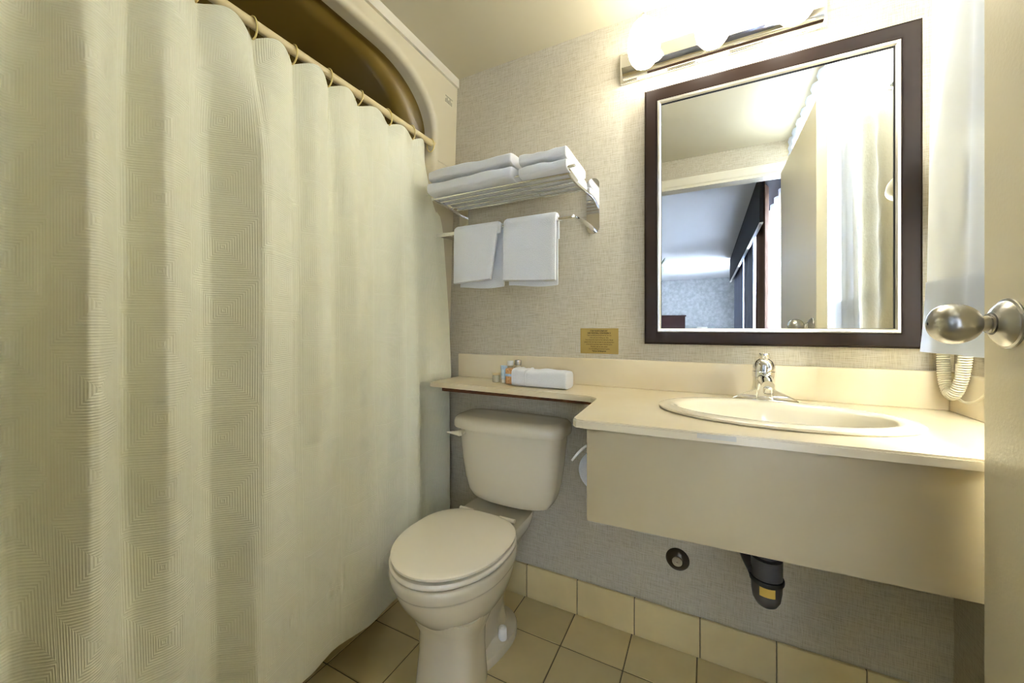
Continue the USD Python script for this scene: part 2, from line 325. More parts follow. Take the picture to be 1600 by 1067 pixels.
lows = lower.geoms if lower.geom_type == 'MultiPolygon' else [lower]
for g in lows: obj(ss, 'column', lean(extrude(g, .05, 'yz', -0.992 - .05)), 'fibreglass')
for ya, yb_ in ((1.2776, YB - .001), (-.235, -.192)): obj(ss, 'column', box(-1.12, -1.045, ya, yb_, 0, H - .215), 'fibreglass')
rings = []
for ph in np.linspace(0, PI / 2, 7):
    o = arch(0.022 * (1 - math.sin(ph)) ); rings.append(np.column_stack([np.full(len(o), -0.989 - 0.022 * (1 - math.cos(ph))), o]))
for off, x, cy_, cz_ in ((0.0, -1.045, .286, .20), (0.004, -1.062, .29, .21), (0.004, -1.075, .31, .30), (-.004, -1.083, .33, .37), (-0.012, -1.12, .345, .40), (-0.05, -1.72, .36, .41)):
    o = arch(off, 18, cy_, cz_); rings.append(np.column_stack([np.full(len(o), x), o]))
lip = []
for r in rings:   # open at the bottom: drop the first two points' edge by keeping order
    lip.append(np.vstack([r[1:], r[:1]]))
n = len(lip[0]); v = np.vstack(lip); f = grid_faces(len(lip), n)
bc = len(v); v = np.vstack([v, lip[-1].mean(0)]); o = (len(lip) - 1) * n; j = np.arange(n); k = (j + 1) % n
f = np.vstack([f, np.stack([o + j, o + k, np.full(n, bc)], 1)])
cut = f[:, 0] // n < 7    # the rounded lip belongs to the front panel, the rest to the alcove
fl_ = f[cut & (f.max(1) < 8 * n)]; fa_ = f[~(cut & (f.max(1) < 8 * n))]
def sub(ff):
    u_, inv = np.unique(ff, return_inverse=True); return lean(trimesh.Trimesh(v[u_], inv.reshape(ff.shape), process=False))
obj(ss, 'arch_lip', sub(fl_), 'fibreglass', smooth=60)
obj(ss, 'alcove', sub(fa_), 'shaded_fibreglass', 'cream fibreglass alcove with its shade painted into the colour', smooth=40)
obj(ss, 'top_moulding', box(-1.04, -0.980, -0.235, YB - .001, H + 1.0635, CE - .001), 'trim_paint', smooth=False)
obj(ss, 'emblem', lean(join(*[box(-.989, -.9875, 1.315 + .010 * i, 1.321 + .010 * i, H + .965, H + .965 + (.022 if i % 2 else .014)) for i in range(5)], box(-.989, -.9875, 1.315, 1.365, H + .990, H + .993))), 'embossed', 'small grey moulded mark', smooth=False)
# bathtub, behind the curtain
tb = thing('bathtub', 'cream bathtub behind the shower curtain', 'bathtub', (-1.42, .55, 0))
def rrect(x0, x1, y0, y1, r, z, n=8):
    pts = []
    for cx, cy, a0 in ((x1 - r, y1 - r, 0), (x0 + r, y1 - r, PI / 2), (x0 + r, y0 + r, PI), (x1 - r, y0 + r, 1.5 * PI)):
        for a in np.linspace(a0, a0 + PI / 2, n): pts.append((cx + r * math.cos(a), cy + r * math.sin(a), z))
    return np.array(pts)
obj(tb, 'basin', loft([rrect(-1.70, -1.17, -.14, 1.24, .02, .0), rrect(-1.70, -1.17, -.14, 1.24, .02, .34), rrect(-1.72, -1.15, -.15, 1.25, .03, .36), rrect(-1.72, -1.15, -.15, 1.25, .03, .37),
    rrect(-1.66, -1.22, -.06, 1.16, .12, .37), rrect(-1.64, -1.24, -.03, 1.13, .14, .33), rrect(-1.58, -1.30, .03, 1.06, .14, .10), rrect(-1.55, -1.33, .08, 1.0, .1, .08)]), 'fibreglass')
# rod and rings
RX, RZ = -1.02, H + 0.767
rod = thing('shower_rod', 'cream shower curtain rod across the top of the curtain', 'curtain rod', (RX, .55, RZ))
obj(rod, 'tube', cyl((RX, -.165, RZ), (RX, 1.262, RZ), 0.0125, 24), 'rod_plastic')
obj(rod, 'end_cap', cyl((RX, 1.262, RZ), (RX, 1.30, RZ), 0.0175, 24), 'rod_plastic'); obj(rod, 'end_cap', cyl((RX, -.20, RZ), (RX, -.165, RZ), 0.0175, 24), 'rod_plastic')
ring_y = [1.252, 1.137, 1.015, 0.887, 0.7726, 0.6625, 0.557, 0.44, 0.325, 0.21, 0.095, -0.02]
words = ['nearest the end wall', 'second from the end wall', 'third from the end wall', 'fourth from the end wall', 'fifth from the end wall', 'sixth from the end wall', 'seventh from the end wall',
         'eighth from the end wall, above the picture', 'ninth from the end wall, above the picture', 'tenth from the end wall, above the picture', 'eleventh from the end wall, above the picture', 'twelfth and farthest from the end wall']
for i, y in enumerate(ring_y):
    a = np.linspace(0, 2 * PI, 28, endpoint=False); ti = rng.uniform(-.25, .25)
    p = np.stack([RX + .0185 * np.cos(a), y + ti * .026 * np.sin(a), RZ - .0105 + .0265 * np.sin(a)], 1)
    single('curtain_ring', tube(p, 0.0024, 8, True), 'ring_plastic', f'cream plastic curtain ring on the shower rod, {words[i]}', 'curtain ring', 'shower curtain rings')
# curtain
def spline(knots, y):
    ky = np.array([k[0] for k in knots]); kv = np.array([k[1] for k in knots]); i = np.clip(np.searchsorted(ky, y) - 1, 0, len(ky) - 2)
    t = np.clip((y - ky[i]) / (ky[i + 1] - ky[i]), 0, 1); t = .45 * (0.5 - 0.5 * np.cos(PI * t)) + .55 * np.clip((t - .1) / .8, 0, 1); return kv[i] + (kv[i + 1] - kv[i]) * t
low = [(-.16, 0), (-.1, -.02), (-.02, .03), (.06, -.02), (.13, .02), (.185, -.035), (.262, .028), (.322, -.022), (.376, .016), (.462, -.026), (.558, .034), (.66, -.002), (.715, .012), (.785, -.008), (.85, .012), (.915, -.006), (.985, .012), (1.06, .002), (1.12, .022), (1.20, .004), (1.29, .016), (1.37, .006)]
low2 = [(-.16, 0), (-.02, .03), (.10, -.02), (.225, .035), (.30, .012), (.39, .02), (.475, -.02), (.535, .036), (.68, .014), (.78, .0), (.90, .02), (1.03, .0), (1.12, .026), (1.20, .002), (1.29, .012), (1.37, .004)]
ny, nz = 460, 150
yy = np.linspace(-.155, 1.365, ny); zz = np.concatenate([np.linspace(0, .86, 110, endpoint=False), np.linspace(.86, 1, 40)])
P = np.zeros((ny, nz, 3))
rsort = np.array(sorted(ring_y))
for i, y in enumerate(yy):
    # phase between rings: 0 at ring, 1 at next
    k = np.clip(np.searchsorted(rsort, y) - 1, 0, len(rsort) - 2); ph = np.clip((y - rsort[k]) / (rsort[k + 1] - rsort[k]), 0, 1)
    bul = math.sin(PI * ph)
    ztop = RZ - .036 + .020 * bul ** 1.3 if y < 1.252 else RZ - .036 - .2 * (y - 1.252)
    zhem = 0.112 + .006 * math.sin(9 * y + 1) + .004 * math.sin(23 * y)
    z = zhem + (ztop - zhem) * zz
    s = (z - zhem) / (RZ - zhem)
    xa = spline(low, y); xb = spline(low2, y); xt = -0.004 + .016 * bul - .5 * max(0, y - 1.24)
    wl = smoothstep(s, 0.05, .45); wt = smoothstep(s, .78, .99)
    x = (xb * (1 - wl) + xa * wl) * (1 - wt) + xt * wt
    x = x * (1 + .2 * np.sin(3 * s + 7 * y)) * (1 + .55 * (1 - smoothstep(y, .75, 1.0)))
    x += .0022 * np.sin(31 * y + 4 * s) * np.sin(5 * s + 3 * y) + .0016 * np.sin(17 * y - 11 * s)
    # narrow end: the last panel steps back below the shelf
    x -= .040 * smoothstep(y, 1.130, 1.155) * (1 - smoothstep(z, H - .27, H - .20)) * (1 - smoothstep(y, 1.25, 1.36) * .7)
    # puckered hem seam
    hz = 0.31 + .02 * math.sin(5 * y)
    x += .0035 * np.exp(-((z - hz) / .018) ** 2) * math.sin(150 * y + 3 * math.sin(40 * y)) * (.5 + .5 * math.sin(9 * y + 1.0))
    base = -1.0 + (-.018) * smoothstep(s, .55, 1.0)
    # the free end narrows towards the rod
    P[i, :, 0] = base + x
    P[i, :, 1] = y - smoothstep(y, 1.15, 1.365) * .072 * smoothstep(s, .35, 1.0)
    P[i, :, 2] = z
cm, cuv = sheet(P, .0014)
single('shower_curtain', cm, 'curtain', 'cream shower curtain woven with concentric squares, hanging in folds from the rod', 'shower curtain', smooth=True, uv=cuv)

# ================================================================ VANITY
ct = thing('vanity_counter', 'cream laminate vanity counter with a narrow shelf over the toilet', 'countertop', (0.15, 1.15, H - .213))
zt = H - .213; th = .019
L = []
R = .055
shape = [(-.972, 1.19), (-.345, 1.168)]
a = np.linspace(PI / 2, 0, 8)
# inside fillet from shelf edge to the deep part
shape += [(-.345 + (.05) * math.sin(t_), 1.168 - .05 * (1 - math.cos(t_))) for t_ in np.linspace(.1, PI / 2, 8)]
shape += [(-.283, .872), (-.272, .858), (-.255, .855), (.565, .902), (.565, YB - .001), (-.972, YB - .001)]
top = Polygon(shape)
SX, SY, SA, SB = .146, 1.113, .262, .160
ell = Polygon([(SX + (SA - .02) * math.cos(q), SY + (SB - .02) * math.sin(q)) for q in np.linspace(0, 2 * PI, 64, endpoint=False)])
lay = []
for d, o_ in ((0, -.0025), (.0025, 0), (th - .003, 0)):
    pass
core = extrude(top.buffer(0).difference(ell), th - .004, 'xy', zt - th)
cap_ = extrude(top.buffer(-.0022).difference(ell), .004, 'xy', zt - .004)
obj(ct, 'worktop', join(core, cap_), 'laminate', smooth=False)
obj(ct, 'backsplash', rbox(-.972, XR - .001, YB - .021, YB - .001, zt - .001, H - .113, .004), 'laminate')
obj(ct, 'side_splash', rbox(XR - .018, XR - .001, .905, YB - .021, zt - .001, H - .113, .004), 'laminate')
obj(ct, 'plywood_batten', box(-.93, -.32, 1.212, 1.232, zt - th - .017, zt - th), 'plywood', 'brown plywood strip under the shelf edge', smooth=False)
def front_y(x): return .855 + (x + .255) * .0573
def chip(x0, x1, z0, z1):
    v = [(x0, front_y(x0) - .0006, z0), (x1, front_y(x1) - .0006, z0), (x1, front_y(x1) - .0006, z1), (x0, front_y(x0) - .0006, z1)]
    m = trimesh.Trimesh(v + [(x, y + .001, z) for x, y, z in v], [[0, 1, 2], [0, 2, 3], [4, 6, 5], [4, 7, 6], [0, 3, 7], [0, 7, 4], [1, 5, 6], [1, 6, 2], [3, 2, 6], [3, 6, 7], [0, 4, 5], [0, 5, 1]]); return m
obj(ct, 'edge_patch', chip(-.018, .052, zt - .013, zt - .003), 'scuff', 'grey worn patch on the front edge', smooth=False)
# apron panel
vp = thing('vanity_apron', 'cream vanity front panel hanging below the counter', 'vanity panel', (.15, .9, H - .455))
ap = lambda x: .884 + (x + .253) * .045
def slab(x0, x1, z0, z1, t_=.018):
    poly = Polygon([(x0, ap(x0)), (x1, ap(x1)), (x1, ap(x1) + t_), (x0, ap(x0) + t_)])
    return extrude(poly, z1 - z0, 'xy', z0)
obj(vp, 'front_panel', slab(-.253, XR - .002, H - .456, zt - th), 'panel_laminate', smooth=False)
sp_ = sbox(ap(-.253) + .018, H - .456, YB - .002, zt - th).difference(sbox(.925, H - .418, 1.055, H - .298))
obj(vp, 'side_panel', extrude(sp_, .018, 'yz', -.253), 'panel_laminate', smooth=False)
# sink
def er(a_, b_, z_, cy=SY, n=72): q = np.linspace(0, 2 * PI, n, endpoint=False); return np.column_stack([SX + a_ * np.cos(q), cy + b_ * np.sin(q), np.full(n, z_)])
sk = thing('sink', 'oval cream drop-in sink in the vanity counter', 'sink', (SX, SY, zt))
pr = [(SA - .004, SB - .004, .0005), (SA, SB, .004), (SA + .001, SB + .001, .008), (SA - .003, SB - .003, .0105), (SA - .010, SB - .009, .0125), (SA - .022, SB - .018, .013), (SA - .034, SB - .028, .0115), (SA - .044, SB - .036, .006), (SA - .052, SB - .043, -.006),
      (SA - .064, SB - .052, -.03), (SA - .082, SB - .065, -.07), (SA - .115, SB - .085, -.105), (SA - .165, SB - .11, -.122), (SA - .225, SB - .132, -.128), (.022, .022, -.130)]
outer = [(.03, .03, -.142), (SA - .16, SB - .105, -.135), (SA - .07, SB - .055, -.085), (SA - .046, SB - .038, -.02), (SA - .025, SB - .023, .0004)]
obj(sk, 'basin', loft([er(a_, b_, zt + z_) for a_, b_, z_ in outer + pr]), 'porcelain')
drn = obj(sk, 'drain', lathe([(0, -.1285), (.012, -.1285), (.02, -.127), (.021, -.1295), (0, -.131)], (SX, SY, zt)), 'chrome')
obj(drn, 'stopper', lathe([(0, -.119), (.01, -.12), (.014, -.123), (.014, -.126), (0, -.127)], (SX, SY, zt)), 'chrome')
# faucet
FX, FY = .147, 1.318
fc = thing('faucet', 'chrome single-handle faucet with flared base behind the sink', 'faucet', (FX, FY, zt))
def sec(hw, hd, z_, cy=0.0, n=40, e=2.0):
    q = np.linspace(0, 2 * PI, n, endpoint=False); c, s_ = np.cos(q), np.sin(q)
    return np.column_stack([FX + hw * np.sign(c) * np.abs(c) ** (2 / e), FY + cy + hd * np.sign(s_) * np.abs(s_) ** (2 / e), np.full(n, zt + z_)])
obj(fc, 'base_plate', loft([sec(.079, .026, 0, 0, e=2.6), sec(.079, .026, .004, 0, e=2.6), sec(.076, .024, .008, 0, e=2.6), sec(.060, .021, .0135, 0, e=2.4), sec(.042, .02, .019, 0), sec(.030, .02, .03, 0)]), 'chrome', smooth=50)
for sgn in (-1, 1):
    # thin upright blade sloping from the body down to the tip of the base
    pts = np.array([(.020, .040), (.034, .033), (.050, .025), (.066, .0165), (.079, .0085)])
    bl_ = []
    for a_, b_ in pts: bl_.append(np.array([(FX + sgn * a_, FY - .022 + dy, zt + h_) for dy, h_ in ((-.003, .004), (-.003, b_ - .003), (0, b_), (.003, b_ - .003), (.003, .004))]))
    obj(fc, 'wing', loft(bl_), 'chrome', smooth=30)
obj(fc, 'body', loft([sec(.041, .028, .006), sec(.035, .0265, .02, -.001), sec(.030, .025, .036, -.003), sec(.0275, .025, .052, -.005), sec(.0275, .026, .068, -.006), sec(.026, .025, .074, -.006)]), 'chrome', smooth=60)
obj(fc, 'collar', loft([sec(.027, .0275, .070, -.006), sec(.0295, .030, .072, -.006), sec(.0295, .030, .087, -.006), sec(.027, .0275, .089, -.006)]), 'chrome', smooth=30)
obj(fc, 'handle', loft([sec(.0285, .029, .089, -.006), sec(.0285, .029, .097, -.006), sec(.0265, .027, .107, -.006), sec(.021, .022, .117, -.006), sec(.0135, .0145, .122, -.006), sec(.0125, .0135, .124, -.006), sec(.0135, .015, .128, -.008), sec(.0135, .015, .137, -.010), sec(.011, .012, .140, -.010)]), 'chrome', smooth=40)
sp = fc
spt = obj(fc, 'spout', tube(bez([(FX, FY - .01, zt + .066), (FX, FY - .035, zt + .068), (FX, FY - .062, zt + .064), (FX, FY - .088, zt + .056)], 8), np.linspace(.0205, .0145, 25), 20), 'chrome', smooth=40)
obj(spt, 'aerator', lathe([(0, 0), (.0105, 0), (.0115, .002), (.0115, .013), (.010, .015), (0, .015)], (FX, FY - .083, zt + .036)), 'chrome')
obj(spt, 'spout_opening', lathe([(0, 0), (.0085, 0), (.0085, .002), (0, .002)], (FX, FY - .083, zt + .0345)), 'black_rubber')
# drain trap below the panel
TX, TY = .130, 1.113
tr = thing('sink_trap', 'dark grey plastic drain trap hanging below the vanity panel', 'drain trap', (TX, TY, H - .68))
cup_ = obj(tr, 'cup', lathe([(0, -.682), (.012, -.680), (.022, -.673), (.029, -.660), (.032, -.64), (.033, -.615), (.033, -.56), (0, -.56)], (TX, TY, H)), 'abs_pipe')
obj(tr, 'tailpiece', cyl((TX, TY, H - .57), (TX, TY, H - .358), .021, 24), 'abs_pipe')
obj(tr, 'outlet_pipe', tube(bez([(TX - .02, TY, H - .60), (TX - .035, TY + .06, H - .585), (TX - .035, TY + .15, H - .575), (TX - .035, YB, H - .575)], 8), .020, 18), 'abs_pipe')
obj(cup_, 'slip_ring', lathe([(.030, -.605), (.036, -.607), (.037, -.612), (.036, -.617), (.03, -.619)], (TX, TY, H)), 'black_rubber')
q = np.linspace(-PI / 2 - .55, -PI / 2 + .42, 12)
lab = np.stack([np.stack([TX + .0336 * np.cos(q), TY + .0336 * np.sin(q), np.full(12, H - .641)], 1), np.stack([TX + .0336 * np.cos(q), TY + .0336 * np.sin(q), np.full(12, H - .620)], 1)], 1)
obj(cup_, 'sticker', sheet(lab, .0004)[0], 'sticker', 'small yellow sticker')
# shut-off cover on the wall
ec = thing('wall_escutcheon', 'round dark metal pipe cover on the wall below the vanity', 'pipe cover', (-.088, YB, H - .78))
obj(ec, 'cover', lathe([(.036, 0), (.037, .003), (.034, .010), (.027, .016), (.018, .0185), (.016, .017), (0, .017)], (-.088, YB - .0005, H - .78), 'y-'), 'dark_metal')
obj(ec, 'disc', lathe([(.0155, .016), (.0155, .021), (.0025, .0215), (.002, .019), (0, .019)], (-.088, YB, H - .78), 'y-'), 'brushed_nickel', 'pale metal centre disc')
# toilet paper holder
tp = thing('toilet_paper_holder', 'white plastic toilet paper holder on the left side of the vanity panel', 'paper holder', (-.256, .96, H - .33))
TPY, RC = .99, (-.240, H - .360)
obj(tp, 'bracket', join(rbox(-.258, -.2532, .915, .925, H - .425, H - .292, .002), rbox(-.258, -.2532, 1.055, 1.065, H - .425, H - .292, .002), rbox(-.258, -.2532, .915, 1.065, H - .428, H - .418, .002), rbox(-.258, -.2532, .915, 1.065, H - .298, H - .288, .002)), 'white_plastic', kind='stuff')
obj(tp, 'spindle', cyl((RC[0], .926, RC[1]), (RC[0], 1.054, RC[1]), .011, 16), 'white_plastic')
ca = bez([(-.2585, 0, H - .292), (-.272, 0, H - .298), (-.288, 0, H - .314), (-.305, 0, H - .337)], 6)
g = np.stack([np.stack([ca[:, 0], np.full(len(ca), y_), ca[:, 2]], 1) for y_ in (TPY - .062, TPY + .062)], 0)
obj(tp, 'cover', sheet(g, .005)[0], 'white_plastic')
single('toilet_roll', lathe([(.0125, -.048), (.050, -.048), (.0515, -.046), (.0515, .046), (.050, .048), (.0125, .048), (.0125, -.048)], (RC[0], TPY, RC[1]), 'y-'), 'terry', 'white toilet paper roll in the holder beside the toilet', 'toilet roll')

# ================================================================ TOILET
TC = -.714; TKC = -.670; PC = TC + .014
to = thing('toilet', 'bone porcelain two-piece toilet with its lid closed under the shelf', 'toilet', (TC, 1.05, 0))
def egg(z_, hw, yf, yb, yc, e1=2.0, e2=2.6, n=72, cx=TC):
    """closed section: half width hw, front tip yf (towards the door), back yb, widest at yc"""
    q = np.linspace(0, 2 * PI, n, endpoint=False); c, s_ = np.cos(q), np.sin(q); e = np.where(s_ < 0, e1, e2)
    x = hw * np.sign(c) * np.abs(c) ** (2 / e); d = np.where(s_ < 0, yc - yf, yb - yc); y = yc + d * np.sign(s_) * np.abs(s_) ** (2 / e)
    return np.column_stack([cx + x, y, np.full(n, z_)])
from scipy.interpolate import PchipInterpolator
def smooth_loft(keys, n=40, **kw):
    k = np.array(keys, float); t_ = np.concatenate([[0], np.cumsum(np.linalg.norm(np.diff(k[:, :4], axis=0), axis=1))])
    fs = [PchipInterpolator(t_, k[:, c]) for c in range(k.shape[1])]
    return loft([egg(*[float(g(s_)) for g in fs], **kw) for s_ in np.linspace(0, t_[-1], n)])
RIM = H - .700
bowl = smooth_loft([  # z, hw, yf, yb, yc
    (.175, .070, .935, 1.16, 1.05), (.20, .105, .888, 1.20, 1.03), (.235, .138, .850, 1.21, 1.01), (.28, .160, .815, 1.20, 1.0), (.32, .171, .795, 1.20, 1.0), (.338, .1735, .790, 1.20, 1.0), (.346, .1785, .782, 1.20, 1.0), (RIM - .012, .181, .776, 1.20, 1.0), (RIM - .003, .179, .778, 1.20, 1.0), (RIM, .172, .785, 1.20, 1.0)], 56)
ped = loft([egg(z_, hw, yf, yb, .97, 3.2, 2.4, cx=PC) for z_, hw, yf, yb in ((0, .100, .872, 1.06), (.004, .102, .870, 1.065), (.05, .099, .876, 1.06), (.11, .096, .884, 1.055), (.17, .097, .886, 1.06), (.21, .112, .868, 1.09), (.25, .12, .86, 1.12))])
trap = loft([egg(z_, hw, .95, yb, 1.10, 2.4, 2.2, cx=PC) for z_, hw, yb in ((0, .064, 1.27), (.10, .060, 1.26), (.20, .064, 1.25), (.27, .08, 1.25))])
foot = loft([egg(z_, hw, yf, yb, 1.16, 1.7, 2.2, cx=PC) for z_, hw, yf, yb in ((0, .106, .92, 1.285), (.020, .106, .92, 1.285), (.028, .103, .93, 1.28), (.033, .088, .95, 1.265), (.042, .068, .98, 1.25), (.09, .054, 1.0, 1.24), (.14, .050, 1.0, 1.23))])
deck = smooth_loft([(.24, .07, 1.12, 1.30, 1.2), (.30, .10, 1.09, 1.345, 1.2), (.345, .125, 1.06, 1.365, 1.2), (RIM - .006, .132, 1.05, 1.37, 1.2), (RIM + .004, .130, 1.06, 1.37, 1.2)], 20, e1=3.4, e2=5)
def man(m):
    m = trimesh.Trimesh(m.vertices, m.faces, process=True); m.fix_normals()
    return m3.Manifold(m3.Mesh(np.array(m.vertices, np.float32), np.array(m.faces, np.uint32)))
try:
    whole = man(bowl) + man(ped) + man(foot) + man(deck) + man(trap)
    if whole.num_tri() < 100: raise ValueError
except Exception as ex:
    print('UNION FAILED', ex); whole = join(bowl, ped, foot, deck, trap)
obj(to, 'bowl', whole, 'porcelain', smooth=38)
SZ = RIM + .003
obj(to, 'seat', loft([egg(z_, hw, yf, 1.185, 1.0, 2.0, 2.7) for z_, hw, yf in ((SZ, .173, .785), (SZ + .002, .179, .779), (SZ + .011, .181, .777), (SZ + .0155, .176, .782))]), 'seat_plastic', smooth=40)
lz = SZ + .0195
lid = loft([egg(z_, hw, yf, yb, 1.0, 2.0, 2.7) for z_, hw, yf, yb in ((lz, .168, .790, 1.182), (lz + .002, .176, .782, 1.186), (lz + .009, .177, .781, 1.187), (lz + .0125, .172, .786, 1.184), (lz + .0145, .155, .80, 1.175), (lz + .017, .11, .85, 1.13), (lz + .018, .04, .95, 1.04))])
lv = lid.vertices.copy(); lv[:, 2] += -.0035 * np.clip((lv[:, 1] - .95) / .2, -1, 1)   # the lid stands slightly open at the front
lid = trimesh.Trimesh(lv, lid.faces, process=False)
obj(to, 'seat_lid', lid, 'seat_plastic', smooth=40)
for sx in (-.085, .085):
    h_ = obj(to, 'hinge', join(rbox(TC + sx - .022, TC + sx + .022, 1.182, 1.21, RIM + .003, RIM + .022, .006), cyl((TC + sx - .03, 1.192, RIM + .021), (TC + sx + .03, 1.192, RIM + .021), .0075, 16)), 'seat_plastic')
    obj(to, 'bolt_cap', lathe([(.0150, .022), (.0140, .054), (.0125, .059), (.006, .0635), (0, .064)], (PC + sx * .98, 1.135, .010), n=24), 'white_plastic', 'white plastic bolt cap')
# tank
def tk(z_, hw, yf, yb, e=5.0, bow=.02, n=96, cx=TKC):
    q = np.linspace(0, 2 * PI, n, endpoint=False); c, s_ = np.cos(q), np.sin(q)
    x = hw * np.sign(c) * np.abs(c) ** (2 / e); y = (yf + yb) / 2 + (yb - yf) / 2 * np.sign(s_) * np.abs(s_) ** (2 / e)
    y = y - np.where(s_ < 0, bow * (1 - (x / hw) ** 2) * np.abs(s_), 0)
    return np.column_stack([cx + x, y, np.full(n, z_)])
zb_, ztk = H - .668, H - .386
keys = [(zb_, .120, 1.285, 1.365), (zb_ + .004, .145, 1.268, 1.372), (zb_ + .014, .162, 1.256, 1.376), (zb_ + .04, .176, 1.247, 1.378), (zb_ + .09, .190, 1.242, 1.38), (zb_ + .16, .201, 1.238, 1.38), (ztk, .214, 1.234, 1.38)]
obj(to, 'tank', loft([tk(*k) for k in keys]), 'porcelain', smooth=40)
lzs = [(ztk - .003, .218, 1.224, 1.384), (ztk - .001, .226, 1.216, 1.387), (ztk + .006, .2285, 1.214, 1.388), (ztk + .022, .2285, 1.215, 1.388), (ztk + .034, .225, 1.219, 1.387), (ztk + .043, .215, 1.230, 1.383), (ztk + .047, .199, 1.248, 1.375), (ztk + .049, .12, 1.29, 1.34)]
obj(to, 'tank_lid', loft([tk(*k, e=5.5) for k in lzs]), 'porcelain', smooth=40)
lvz = H - .404
lever = tube(bez([(TKC - .165, 1.212, lvz), (TKC - .18, 1.208, lvz + .0005), (TKC - .197, 1.205, lvz - .0005), (TKC - .228, 1.202, lvz - .002)], 8), np.concatenate([np.linspace(.009, .0125, 6), np.linspace(.0125, .003, 19)]), 14)
obj(to, 'flush_lever', join(lever, cyl((TKC - .172, 1.238, lvz), (TKC - .172, 1.212, lvz), .010, 18)), 'bone_plastic', 'cream flush lever')

# ================================================================ WALL THINGS
# mirror
MX0, MX1, MZ0, MZ1 = -.1915, .504, H - .0555, H + .8130
mi = thing('wall_mirror', 'large wall mirror in a dark espresso frame with a silver inner lip', 'mirror', ((MX0 + MX1) / 2, YB, MZ0))
def frame_side(prof, x0, x1, z0, z1):
    """mitred rectangular frame; prof = (inset from the outer edge, y) points of a closed profile"""
    rings = []
    for sx, sz in ((0, 0), (1, 0), (1, 1), (0, 1), (0, 0)):
        rings.append(np.array([((x0 + d) if sx == 0 else (x1 - d), y_, (z0 + d) if sz == 0 else (z1 - d)) for d, y_ in prof]))
    v = np.vstack(rings); n = len(prof); m = trimesh.Trimesh(v, grid_faces(5, n, True), process=True); m.fix_normals(); return m
obj(mi, 'frame', frame_side([(0, YB - .002), (0, YB - .020), (.002, YB - .024), (.006, YB - .026), (.034, YB - .021), (.040, YB - .018), (.041, YB - .002)], MX0, MX1, MZ0, MZ1), 'frame_dark', smooth=20)
obj(mi, 'inner_lip', frame_side([(.0405, YB - .002), (.0405, YB - .021), (.043, YB - .0235), (.049, YB - .0225), (.0525, YB - .018), (.0525, YB - .002)], MX0, MX1, MZ0, MZ1), 'frame_silver', smooth=20)
obj(mi, 'glass_rebate', frame_side([(.0526, YB - .002), (.0526, YB - .0165), (.0540, YB - .0155), (.0540, YB - .002)], MX0, MX1, MZ0, MZ1), 'mirror_gap', 'thin dark line around the glass', smooth=False)
obj(mi, 'glass', box(MX0 + .05, MX1 - .05, YB - .012, YB - .004, MZ0 + .05, MZ1 - .05), 'mirror_glass', smooth=False)
# vanity light
LX0, LX1, LZ0, LZ1 = -.277, .310, H + .871, H + .979
vl = thing('vanity_light', 'chrome vanity light bar with three glowing white glass shades above the mirror', 'light fixture', ((LX0 + LX1) / 2, YB, LZ0))
obj(vl, 'back_plate', rbox(LX0, LX1, YB - .010, YB - .0005, LZ0, LZ1, .002, 8), 'chrome')
pf = [(YB - .009, LZ0 + .006), (YB - .020, LZ0 + .010), (YB - .030, LZ0 + .016), (YB - .038, LZ0 + .024), (YB - .044, LZ0 + .034), (YB - .044, LZ1 - .030), (YB - .030, LZ1 - .018), (YB - .009, LZ1 - .008)]
obj(vl, 'raised_bar', extrude(Polygon(pf), LX1 - LX0 - .024, 'yz', LX0 + .012), 'chrome', smooth=25)
for sx in (-.180, .0165, .217):
    sy = 1.285
    obj(vl, 'arm', tube(bez([(sx, YB - .04, LZ0 + .05), (sx, YB - .062, LZ0 + .05), (sx, sy + .02, LZ0 + .044)], 6), .009, 14), 'chrome')
    shd = obj(vl, 'shade', lathe([(0, -.068), (.024, -.069), (.031, -.066), (.0395, -.054), (.0465, -.038), (.050, -.019), (.051, .0), (.0495, .020), (.045, .040), (.037, .056), (.027, .068), (.014, .075), (0, .077)], (sx, sy, H + .915)), 'shade', 'glowing white glass shade', smooth=True)
    obj(shd, 'finial', lathe([(0, .0755), (.003, .076), (.003, .088), (.007, .090), (.008, .095), (.006, .100), (.002, .104), (0, .104)], (sx, sy, H + .915), n=18), 'chrome')
# towel rack
tkr = thing('towel_rack', 'chrome hotel towel rack with a barred shelf and a hanging rail', 'towel rack', (-.66, YB, H + .45))
XA, XB, SHZ = -.938, -.392, H + .492
for px_ in (-.950, -.376):
    pl = Polygon([(px_ - .024, H + .372), (px_ + .024, H + .372), (px_ + .024, H + .530), (px_ - .024, H + .530)]).buffer(.0)
    pl = LineString([(px_, H + .372), (px_, H + .530)]).buffer(.024, quad_segs=12)
    obj(tkr, 'end_plate', extrude(pl, .006, 'xz', YB - .007), 'chrome', smooth=20)
for px_ in (XA, XB):
    sgn = -1 if px_ == XA else 1
    obj(tkr, 'side_arm', tube(bez([(px_ + sgn * .012, YB - .006, SHZ - .006), (px_ + sgn * .010, YB - .05, SHZ - .006), (px_, 1.26, SHZ - .004), (px_, 1.163, SHZ + .002)], 8), .0055, 12), 'chrome')
for k, y_ in enumerate((1.166, 1.205, 1.245, 1.285, 1.325)):
    obj(tkr, 'shelf_bar', cyl((XA, y_, SHZ + .002), (XB, y_, SHZ + .002), .004, 12), 'chrome')
obj(tkr, 'front_rail', tube(bez([(XA, 1.25, SHZ + .006), (XA + .003, 1.165, SHZ + .016), (XA + .02, 1.152, SHZ + .018), (XB - .02, 1.152, SHZ + .018), (XB - .003, 1.165, SHZ + .016), (XB, 1.25, SHZ + .006)], 10), .0042, 12), 'chrome')
BY, BZ = 1.200, H + .362
